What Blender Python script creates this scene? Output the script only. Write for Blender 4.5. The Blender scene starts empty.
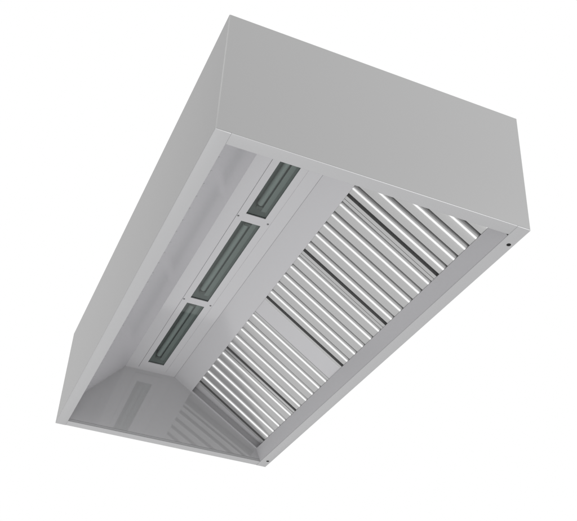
import bpy, bmesh, math
from mathutils import Vector, Matrix

scene = bpy.context.scene
COL = scene.collection

# ------------------------------------------------------------------ camera
cam_d = bpy.data.cameras.new('camera')
cam = bpy.data.objects.new('camera', cam_d)
COL.objects.link(cam)
cam_d.sensor_width = 36.0
cam_d.lens = 36.0 * 922.32 / 577.0
cam_d.clip_end = 200
cam_d.clip_start = 0.01
LIFT = 3.2                      # the hood hangs this high; the camera looks up at it from below
right = Vector((0.39552849, 0.91720481, 0.04788053))
up = Vector((0.50673826, -0.26140712, 0.82151242))
fwd = Vector((-0.76601146, 0.30066867, 0.56817673))
m = Matrix((right, up, -fwd)).transposed().to_4x4()
m.translation = Vector((1.77668013, -0.46701249, -1.67079771 + LIFT))
cam.matrix_world = m
scene.camera = cam

# ------------------------------------------------------------------ world: white studio surround
w = bpy.data.worlds.new('World')
scene.world = w
w.use_nodes = True
bg = w.node_tree.nodes['Background']
bg.inputs['Color'].default_value = (1, 1, 1, 1)
bg.inputs['Strength'].default_value = 1.0

# ------------------------------------------------------------------ lamps: a softbox from below, plus added front and edge lights
def softbox(name, pos, target, size, power):
    d = bpy.data.lights.new(name, 'AREA')
    d.shape = 'SQUARE'
    d.size = size
    d.energy = power
    d.color = (1.0, 1.0, 1.0)
    o = bpy.data.objects.new(name, d)
    COL.objects.link(o)
    o.location = Vector(pos) + Vector((0, 0, LIFT))
    o.rotation_euler = (Vector(target) + Vector((0, 0, LIFT)) - o.location).to_track_quat('-Z', 'Y').to_euler()
    return o

C0 = Vector((-1.05, 0.5, 0.2))
softbox('softbox_below', C0 + Vector((0.2, -1.6, -4.1)), C0, 3.4, 78)
softbox('added_fill_front', C0 + Vector((5.0, 2.4, 0.9)), C0 + Vector((1, 0, 0)), 2.6, 255)  # added fill, brightens the near end panel
softbox('added_edge_light', Vector((2.0, -2.0, 3.1)), Vector((0, 0, 0.23)), 0.9, 20)  # added light, puts a highlight on the chamfered upright edge

scene.view_settings.view_transform = 'Standard'
scene.view_settings.look = 'None'
scene.view_settings.exposure = 0.0
scene.view_settings.gamma = 1.0
scene.render.engine = 'CYCLES'
scene.cycles.max_bounces = 10
scene.cycles.diffuse_bounces = 6
scene.cycles.glossy_bounces = 6
scene.cycles.transparent_max_bounces = 8

# ------------------------------------------------------------------ materials
def steel(name, base, metallic, rough, spec=0.5, grain=0.006, axis=0):
    mt = bpy.data.materials.new(name)
    mt.use_nodes = True
    nt = mt.node_tree
    b = nt.nodes['Principled BSDF']
    b.inputs['Metallic'].default_value = metallic
    b.inputs['Specular IOR Level'].default_value = spec
    tc = nt.nodes.new('ShaderNodeTexCoord')
    mp = nt.nodes.new('ShaderNodeMapping')
    sc = [260.0, 260.0, 260.0]
    if axis is not None:
        sc[axis] = 3.0
    mp.inputs['Scale'].default_value = sc
    nz = nt.nodes.new('ShaderNodeTexNoise')
    nz.inputs['Scale'].default_value = 1.0
    nz.inputs['Detail'].default_value = 3.0
    nt.links.new(tc.outputs['Object'], mp.inputs['Vector'])
    nt.links.new(mp.outputs['Vector'], nz.inputs['Vector'])
    mr = nt.nodes.new('ShaderNodeMapRange')
    mr.inputs['To Min'].default_value = max(rough - 0.012, 0.01)
    mr.inputs['To Max'].default_value = rough + 0.012
    nt.links.new(nz.outputs['Fac'], mr.inputs['Value'])
    nt.links.new(mr.outputs['Result'], b.inputs['Roughness'])
    cr = nt.nodes.new('ShaderNodeMapRange')
    cr.inputs['To Min'].default_value = 1.0 - grain
    cr.inputs['To Max'].default_value = 1.0 + grain
    nt.links.new(nz.outputs['Fac'], cr.inputs['Value'])
    vm = nt.nodes.new('ShaderNodeVectorMath')
    vm.operation = 'SCALE'
    vm.inputs[0].default_value = base
    nt.links.new(cr.outputs['Result'], vm.inputs['Scale'])
    nt.links.new(vm.outputs['Vector'], b.inputs['Base Color'])
    return mt

def plain(name, base, rough=0.5, metallic=0.0):
    mt = bpy.data.materials.new(name)
    mt.use_nodes = True
    b = mt.node_tree.nodes['Principled BSDF']
    b.inputs['Base Color'].default_value = (*base, 1)
    b.inputs['Roughness'].default_value = rough
    b.inputs['Metallic'].default_value = metallic
    return mt

M_OUT = steel('satin_steel_outer', (0.235, 0.235, 0.235), 0.1, 0.24, 0.05)
M_RIM = steel('satin_steel_rim', (0.36, 0.36, 0.365), 0.1, 0.45, 0.1)
M_IN = steel('satin_steel_liner', (0.432, 0.429, 0.440), 0.22, 0.15, 0.15)
M_SUP = steel('satin_steel_supply', (0.460, 0.454, 0.472), 0.20, 0.17, 0.1)
M_END = steel('polished_steel_end', (0.47, 0.468, 0.475), 0.27, 0.05, 0.15)
M_FILT = steel('bright_steel_filter', (0.425, 0.425, 0.425), 0.72, 0.25, grain=0.004, axis=None)
M_BACK = plain('filter_depth_steel', (0.42, 0.42, 0.42), 0.5, 0.3)
M_BLACK = plain('hole_black', (0.006, 0.006, 0.006), 0.5)  # darkness inside the drain holes, given as colour
M_JET = plain('nozzle_steel', (0.44, 0.44, 0.45), 0.4, 0.2)
M_BLACK.node_tree.nodes['Principled BSDF'].inputs['Specular IOR Level'].default_value = 0.1
M_SCREW = plain('screw_steel', (0.16, 0.16, 0.165), 0.35, 0.6)
M_TRAY = plain('lamp_housing_grey', (0.26, 0.28, 0.275), 0.4, 0.3)
M_REFL = plain('lamp_reflector_grey', (0.30, 0.325, 0.318), 0.35, 0.3)
M_TUBE = plain('lamp_tube_glass', (0.32, 0.345, 0.338), 0.25)
M_SOCK = plain('lamp_socket_plastic', (0.10, 0.11, 0.105), 0.5)

M_GLASS = bpy.data.materials.new('tinted_lamp_glass')
M_GLASS.use_nodes = True
nt = M_GLASS.node_tree
nt.nodes.remove(nt.nodes['Principled BSDF'])
tr = nt.nodes.new('ShaderNodeBsdfTransparent')
tr.inputs['Color'].default_value = (0.70, 0.745, 0.73, 1)
gl = nt.nodes.new('ShaderNodeBsdfGlossy')
gl.inputs['Color'].default_value = (0.9, 0.95, 0.93, 1)
gl.inputs['Roughness'].default_value = 0.05
fr = nt.nodes.new('ShaderNodeFresnel')
fr.inputs['IOR'].default_value = 1.45
mx = nt.nodes.new('ShaderNodeMixShader')
nt.links.new(fr.outputs['Fac'], mx.inputs['Fac'])
nt.links.new(tr.outputs['BSDF'], mx.inputs[1])
nt.links.new(gl.outputs['BSDF'], mx.inputs[2])
nt.links.new(mx.outputs['Shader'], nt.nodes['Material Output'].inputs['Surface'])

# ------------------------------------------------------------------ helpers
def link_mesh(name, bm, mat, parent, smooth=None, orient=True):
    me = bpy.data.meshes.new(name)
    if orient:
        bmesh.ops.recalc_face_normals(bm, faces=bm.faces)
    bm.to_mesh(me)
    bm.free()
    me.materials.append(mat)
    if smooth is not None:
        for p in me.polygons:
            p.use_smooth = True
        me.set_sharp_from_angle(angle=smooth)
    o = bpy.data.objects.new(name, me)
    COL.objects.link(o)
    o.parent = parent
    return o

def hexa(bm, pts, bev=0.0, seg=2):
    """A six-sided block from eight points: four of one face, then the four opposite."""
    v = [bm.verts.new(p) for p in pts]
    fs = [(0, 1, 2, 3), (7, 6, 5, 4), (0, 4, 5, 1), (1, 5, 6, 2), (2, 6, 7, 3), (3, 7, 4, 0)]
    faces = [bm.faces.new([v[i] for i in f]) for f in fs]
    bmesh.ops.recalc_face_normals(bm, faces=faces)
    if bev > 0:
        es = list({e for f in faces for e in f.edges})
        bmesh.ops.bevel(bm, geom=es, offset=bev, segments=seg, profile=0.5, affect='EDGES')

def upright_box(bm, a, b, bev):
    (x0, y0, z0), (x1, y1, z1) = a, b
    hexa(bm, [(x0, y0, z0), (x1, y0, z0), (x1, y1, z0), (x0, y1, z0),
              (x0, y0, z1), (x1, y0, z1), (x1, y1, z1), (x0, y1, z1)])
    es = [e for e in bm.edges if abs(e.verts[0].co.z - e.verts[1].co.z) > 0.1]
    bmesh.ops.bevel(bm, geom=es, offset=bev, segments=3, profile=0.5, affect='EDGES')

def box(bm, a, b, bev=0.0):
    (x0, y0, z0), (x1, y1, z1) = a, b
    hexa(bm, [(x0, y0, z0), (x1, y0, z0), (x1, y1, z0), (x0, y1, z0),
              (x0, y0, z1), (x1, y0, z1), (x1, y1, z1), (x0, y1, z1)], bev)

def disc(bm, c, n, r, h, seg=24, bev=0.0):
    n = Vector(n).normalized()
    rot = n.to_track_quat('Z', 'Y').to_matrix().to_4x4()
    mat = Matrix.Translation(Vector(c) + n * (h / 2)) @ rot
    r0 = bmesh.ops.create_cone(bm, cap_ends=True, segments=seg, radius1=r, radius2=r - bev, depth=h, matrix=mat)
    return r0

def sheet(bm, fn, us, vs, holes, thick):
    """A sheet with rectangular openings over a (u, v) grid. fn(u, v, h) gives the point; h runs 0..thick."""
    nu, nv = len(us) - 1, len(vs) - 1
    solid = [[not any(h[0] <= (us[i] + us[i + 1]) / 2 <= h[1] and h[2] <= (vs[j] + vs[j + 1]) / 2 <= h[3] for h in holes)
              for j in range(nv)] for i in range(nu)]
    vt = {}
    def V(i, j, k):
        if (i, j, k) not in vt:
            vt[i, j, k] = bm.verts.new(fn(us[i], vs[j], thick * k))
        return vt[i, j, k]
    def at(i, j):
        return 0 <= i < nu and 0 <= j < nv and solid[i][j]
    for i in range(nu):
        for j in range(nv):
            if not solid[i][j]:
                continue
            for k in (0, 1):
                bm.faces.new([V(i, j, k), V(i + 1, j, k), V(i + 1, j + 1, k), V(i, j + 1, k)])
            if not at(i - 1, j): bm.faces.new([V(i, j, 0), V(i, j + 1, 0), V(i, j + 1, 1), V(i, j, 1)])
            if not at(i + 1, j): bm.faces.new([V(i + 1, j, 0), V(i + 1, j + 1, 0), V(i + 1, j + 1, 1), V(i + 1, j, 1)])
            if not at(i, j - 1): bm.faces.new([V(i, j, 0), V(i + 1, j, 0), V(i + 1, j, 1), V(i, j, 1)])
            if not at(i, j + 1): bm.faces.new([V(i, j + 1, 0), V(i + 1, j + 1, 0), V(i + 1, j + 1, 1), V(i, j + 1, 1)])

# ------------------------------------------------------------------ the hood
L, W, H = 2.1055, 1.0, 0.4541
FL = 0.0455                     # rim flange width
XN, XF = -0.055, -L + 0.011     # inner end walls
ZC = 0.345                      # inner ceiling height

hood = bpy.data.objects.new('kitchen_hood', None)
COL.objects.link(hood)
hood.location = (0, 0, LIFT)
hood['label'] = 'large grey stainless steel kitchen extraction hood seen from below, with baffle filters and strip lights'
hood['category'] = 'extractor hood'

T = 0.006
BV = 0.0022
def part(name, mat, *boxes, bev=BV, smooth=None, upright=False):
    bm = bmesh.new()
    for a, b in boxes:
        (upright_box if upright else box)(bm, a, b, bev)
    return link_mesh(name, bm, mat, hood, smooth)

Z0 = 0.0041
bm = bmesh.new()
plan = [(-T, 0), (-0.0018, 0), (0, 0.0031), (0, W - 0.0015), (-0.0015, W), (-T, W)]
lo = [bm.verts.new((x, y, Z0)) for x, y in plan]
hi = [bm.verts.new((x, y, H)) for x, y in plan]
bm.faces.new(lo)
bm.faces.new(hi)
for i in range(len(plan)):
    j = (i + 1) % len(plan)
    bm.faces.new([lo[i], lo[j], hi[j], hi[i]])
link_mesh('end_panel', bm, M_OUT, hood)
part('end_panel', M_OUT, ((-L, 0, Z0), (-L + T, W, H)), smooth=0.6, upright=True)
part('side_panel', M_OUT, ((-L + T, 0.0001, Z0), (-T, T, H)), bev=0)
part('side_panel', M_OUT, ((-L + T, W - T, Z0), (-T, W - 0.0001, H)), bev=0)
part('top_panel', M_OUT, ((-L + T, T, H - 0.008), (-T, W - T, H - 0.002)))

# folded rim: long flanges run through, short flanges butt between them a hair higher
part('rim_flange', M_RIM, ((-L, 0, 0), (0, FL, 0.004)), bev=0.0012, smooth=0.6)
part('rim_flange', M_RIM, ((-L, W - FL, 0), (0, W, 0.004)), bev=0.0012, smooth=0.6)
part('rim_flange', M_RIM, ((-FL, FL, 0.0008), (0, W - FL, 0.0042)), bev=0.0012, smooth=0.6)
part('rim_flange', M_RIM, ((-L, FL, 0.0008), (-L + FL + 0.002, W - FL, 0.0042)), bev=0.0012, smooth=0.6)
# upturned return lips of the short flanges
part('return_lip', M_RIM, ((-FL - 0.003, FL, 0.003), (-FL, W - FL, 0.013)), bev=0.0008)
part('return_lip', M_RIM, ((-L + FL - 0.001, FL, 0.0045), (-L + FL + 0.002, W - FL, 0.013)), bev=0.0008)

# cross-section of the liner
Y1, Z1 = FL, 0.104              # foot of the supply panel
Y2 = 0.262                      # supply panel meets ceiling
Y3 = 0.502                      # ceiling meets filter slope
SL = 0.5225
E = Vector((0, 0.834, -0.5515)).normalized()
N = Vector((0, -E.y * 0 + E.z, -E.y)).normalized()     # out of the filter bank, down and to the left
O3 = Vector((0, Y3, ZC))
def S(x, s, h):
    return Vector((x, 0, 0)) + O3 + E * s + N * h
S_TOP, S_BOT = 0.1065, 0.5135
foot = S(0, S_BOT, 0)

def end_wall(x, t):
    prof = [(FL - 0.002, 0.0135), (FL - 0.002, ZC + 0.03), (W - FL + 0.004, ZC + 0.03), (W - FL + 0.004, 0.0135)]
    bm = bmesh.new()
    lean = -0.098 if x < -1 else 0.0
    a = [bm.verts.new((x + lean * z, y, z)) for y, z in prof]
    b = [bm.verts.new((x + t + lean * z, y, z)) for y, z in prof]
    n = len(prof)
    bm.faces.new(a)
    bm.faces.new(list(reversed(b)))
    for i in range(n):
        bm.faces.new([a[i], b[i], b[(i + 1) % n], a[(i + 1) % n]])
    return link_mesh('end_liner', bm, M_END, hood)
end_wall(-L + 0.0485, -0.004)      # leans out a little towards the top
end_wall(XN, 0.004)

# sloping supply-air panel on the left, upright skirt below it
bm = bmesh.new()
PE = Vector((0, Y2 - Y1, ZC - Z1)).normalized()
PN = Vector((0, PE.z, -PE.y))
PL = math.hypot(Y2 - Y1, ZC - Z1)
def P(x, q, h):
    return Vector((x, Y1, Z1)) + PE * q + PN * h
hexa(bm, [P(XF, 0, 0), P(XN, 0, 0), P(XN, PL, 0), P(XF, PL, 0), P(XF, 0, -0.003), P(XN, 0, -0.003), P(XN, PL, -0.003), P(XF, PL, -0.003)])
box(bm, (XF, FL - 0.003, 0.0045), (XN, FL, Z1))
link_mesh('supply_panel', bm, M_SUP, hood)

for k in range(27):
    bm = bmesh.new()
    disc(bm, P(-0.151 - 0.0705 * k, 0.073, -0.001), PN, 0.0105, 0.0018, 24, 0.0006)
    link_mesh('jet_nozzle', bm, M_JET, hood)

# ceiling around the light panel
LY0, LY1 = 0.318, 0.450
bm = bmesh.new()
sheet(bm, lambda u, v, h: (u, v, ZC + h), [XF, XF + 0.030, XN - 0.012, XN], [Y2, LY0, LY1, Y3], [(XF + 0.030, XN - 0.012, LY0, LY1)], 0.003)
link_mesh('ceiling_panel', bm, M_IN, hood)

# light panel with three openings
G0, G1 = 0.345, 0.4205
LAMPS = [(-0.737, -0.150), (-1.371, -0.784), (-2.000, -1.415)]
ZL = ZC - 0.0015
bm = bmesh.new()
xs = sorted([XF + 0.0305, XN - 0.0125] + [v for p in LAMPS for v in p])
sheet(bm, lambda u, v, h: (u, v, ZL + h), xs, [LY0 + 0.0007, G0, G1, LY1 - 0.0011], [(a, b, G0, G1) for a, b in LAMPS], 0.003)
lightp = link_mesh('light_panel', bm, M_IN, hood)
for x in (-0.7605, -1.393):
    for y in (0.3245, 0.440):
        bm = bmesh.new()
        disc(bm, (x, y, ZL + 0.0002), (0, 0, -1), 0.0042, 0.0022, 16, 0.001)
        link_mesh('screw', bm, M_SCREW, lightp)

for a, b in LAMPS:
    za = ZL + 0.0035
    D = 0.052
    yc = (G0 + G1) / 2
    e = 0.004
    # housing: open tray with sloping reflector sides
    bm = bmesh.new()
    def ring(x0, x1, y0, y1, z):
        return [bm.verts.new(p) for p in ((x0, y0, z), (x1, y0, z), (x1, y1, z), (x0, y1, z))]
    r0 = ring(a - e, b + e, G0 - e, G1 + e, za)
    r1 = ring(a + 0.028, b - 0.028, G0 + 0.006, G1 - 0.024, za + D)
    for i in range(4):
        bm.faces.new([r0[i], r0[(i + 1) % 4], r1[(i + 1) % 4], r1[i]])
    bm.faces.new(r1)
    o0 = ring(a - e - 0.002, b + e + 0.002, G0 - e - 0.002, G1 + e + 0.002, za)
    o1 = ring(a - e - 0.002, b + e + 0.002, G0 - e - 0.002, G1 + e + 0.002, za + D + 0.003)
    for i in range(4):
        bm.faces.new([o0[i], o0[(i + 1) % 4], o1[(i + 1) % 4], o1[i]])
        bm.faces.new([o0[i], o0[(i + 1) % 4], r0[(i + 1) % 4], r0[i]])
    bm.faces.new(o1)
    fit = link_mesh('light_fitting', bm, M_TRAY, hood)
    bm = bmesh.new()
    rt = Vector((1, 0, 0)).to_track_quat('Z', 'Y').to_matrix().to_4x4()
    bmesh.ops.create_cone(bm, cap_ends=True, segments=24, radius1=0.011, radius2=0.011, depth=(b - a) - 0.075,
                          matrix=Matrix.Translation(((a + b) / 2, yc + 0.000, za + 0.026)) @ rt)
    link_mesh('fluorescent_tube', bm, M_TUBE, fit, 0.6)
    bm = bmesh.new()
    box(bm, (a + 0.012, yc + 0.014, za + 0.016), (b - 0.012, G1 + 0.0015, za + 0.018), 0.0005)
    link_mesh('reflector', bm, M_REFL, fit)
    for xe in (a + 0.034, b - 0.034):
        bm = bmesh.new()
        box(bm, (xe - 0.008, yc - 0.013, za + 0.010), (xe + 0.008, yc + 0.0125, za + 0.046), 0.003)
        link_mesh('lamp_socket', bm, M_SOCK, fit)
    bm = bmesh.new()
    v = [bm.verts.new(p) for p in ((a - 0.003, G0 - 0.003, za + 0.0004), (b + 0.003, G0 - 0.003, za + 0.0004), (b + 0.003, G1 + 0.003, za + 0.0004), (a - 0.003, G1 + 0.003, za + 0.0004))]
    bm.faces.new(list(reversed(v)))
    link_mesh('glass_pane', bm, M_GLASS, fit, orient=False)

# upper apron of the filter slope
bm = bmesh.new()
hexa(bm, [S(XF, 0.0007, 0), S(XN, 0.0007, 0), S(XN, S_TOP, 0), S(XF, S_TOP, 0),
          S(XF, 0.0018, -0.003), S(XN, 0.0018, -0.003), S(XN, S_TOP, -0.003), S(XF, S_TOP, -0.003)])
link_mesh('filter_apron', bm, M_IN, hood)

# grease tray below the filters: the face that stands on the long flange
bm = bmesh.new()
ft = foot
hexa(bm, [(XF, W - FL + 0.0004, 0.002), (XN, W - FL + 0.0004, 0.002), (XN, ft.y, ft.z), (XF, ft.y, ft.z),
          (XF, W - FL + 0.0034, 0.002), (XN, W - FL + 0.0034, 0.002), (XN, ft.y + 0.0045, ft.z + 0.003), (XF, ft.y + 0.0045, ft.z + 0.003)])
hexa(bm, [S(XF, S_BOT + 0.003, -0.002), S(XN, S_BOT + 0.003, -0.002), S(XN, S_BOT + 0.006, -0.002), S(XF, S_BOT + 0.006, -0.002),
          S(XF, S_BOT + 0.003, -0.03), S(XN, S_BOT + 0.003, -0.03), S(XN, S_BOT + 0.006, -0.03), S(XF, S_BOT + 0.006, -0.03)])
link_mesh('grease_tray', bm, M_IN, hood)

# ---- baffle filters
HF = -0.005                     # outer face of the filter, behind the apron
FS0, FS1 = S_TOP - 0.006, S_BOT + 0.0025
def sblock(bm, x0, x1, s0, s1, h0, h1, bev=0.0):
    hexa(bm, [S(x0, s0, h0), S(x1, s0, h0), S(x1, s1, h0), S(x0, s1, h0), S(x0, s0, h1), S(x1, s0, h1), S(x1, s1, h1), S(x0, s1, h1)], bev)

def channel(bm, x0, x1, s0, s1, h, depth, r, ra):
    """A folded U-shaped baffle blade with rounded shoulders."""
    prof = [(x0, h - depth)]
    n = 7
    for i in range(n + 1):
        t = math.pi - (math.pi / 2) * i / n
        prof.append((x0 + ra + ra * math.cos(t), h - ra + ra * math.sin(t)))
    for i in range(n + 1):
        t = math.pi / 2 - (math.pi / 2) * i / n
        prof.append((x1 - r + r * math.cos(t), h - r + r * math.sin(t)))
    prof.append((x1, h - depth))
    a = [bm.verts.new(S(x, s0, q)) for x, q in prof]
    b = [bm.verts.new(S(x, s1, q)) for x, q in prof]
    m_ = len(prof)
    for i in range(m_):
        bm.faces.new([a[i], b[i], b[(i + 1) % m_], a[(i + 1) % m_]])
    bm.faces.new(a)
    bm.faces.new(list(reversed(b)))

def make_filter(x0, pitch=0.066):
    """x0: bright shoulder of the first blade; blades run on towards -x."""
    xa, xb = x0 + 0.0300, x0 - 0.3295
    bm = bmesh.new()
    sheet(bm, lambda u, v, h: S(u, v, HF - h), [xb, x0 - 0.3135, x0 + 0.0165, xa], [FS0, FS0 + 0.004, FS1 - 0.0025, FS1],
          [(x0 - 0.3135, x0 + 0.0165, FS0 + 0.004, FS1 - 0.0025)], 0.040)
    f = link_mesh('baffle_filter', bm, M_FILT, hood, 0.6)
    bm = bmesh.new()
    for k in range(5):
        xr = x0 - pitch * k + 0.0085
        wd = 0.0545 if k < 4 else 0.0425
        channel(bm, xr - wd, xr, FS0 + 0.0045, FS1 - 0.003, HF + 0.001, 0.026, 0.0190, 0.0035)
    link_mesh('baffle', bm, M_FILT, f, 0.7)
    bm = bmesh.new()
    sblock(bm, x0 - 0.3130, x0 + 0.0130, FS0 + 0.0045, FS1 - 0.003, HF - 0.036, HF - 0.039)
    link_mesh('backing', bm, M_BACK, f)
    return f
for x0 in (-0.110, -0.4715, -0.833, -1.2945):
    make_filter(x0)
make_filter(-1.6575)

# blank infill panels in the filter bank
def blank(x0, x1):
    bm = bmesh.new()
    sblock(bm, x0, x1, FS0, FS1, HF - 0.0004, HF - 0.006, 0.0008)
    link_mesh('blank_panel', bm, M_IN, hood)
blank(-1.2637, -1.1632)
# recess at the far end of the bank, closed by a folded lip along the end wall
bm = bmesh.new()
sblock(bm, -2.0945, -1.9880, FS0, FS1, -0.036, -0.039)
hexa(bm, [S(-2.0940, FS0, -0.0012), S(-2.0745, FS0, -0.0012), S(-2.0530, FS1, -0.0012), S(-2.0940, FS1, -0.0012),
          S(-2.0940, FS0, -0.0042), S(-2.0745, FS0, -0.0042), S(-2.0530, FS1, -0.0042), S(-2.0940, FS1, -0.0042)])
link_mesh('blank_panel', bm, M_IN, hood)
blank(-0.0775, XN)

# drain holes in the long flange: flat black discs painted as their dark depth
for x in (-0.089, -2.033):
    bm = bmesh.new()
    disc(bm, (x, 0.983, 0.0006), (0, 0, -1), 0.0072, 0.0016, 24, 0.0006)
    link_mesh('drain_hole', bm, M_BLACK, hood)
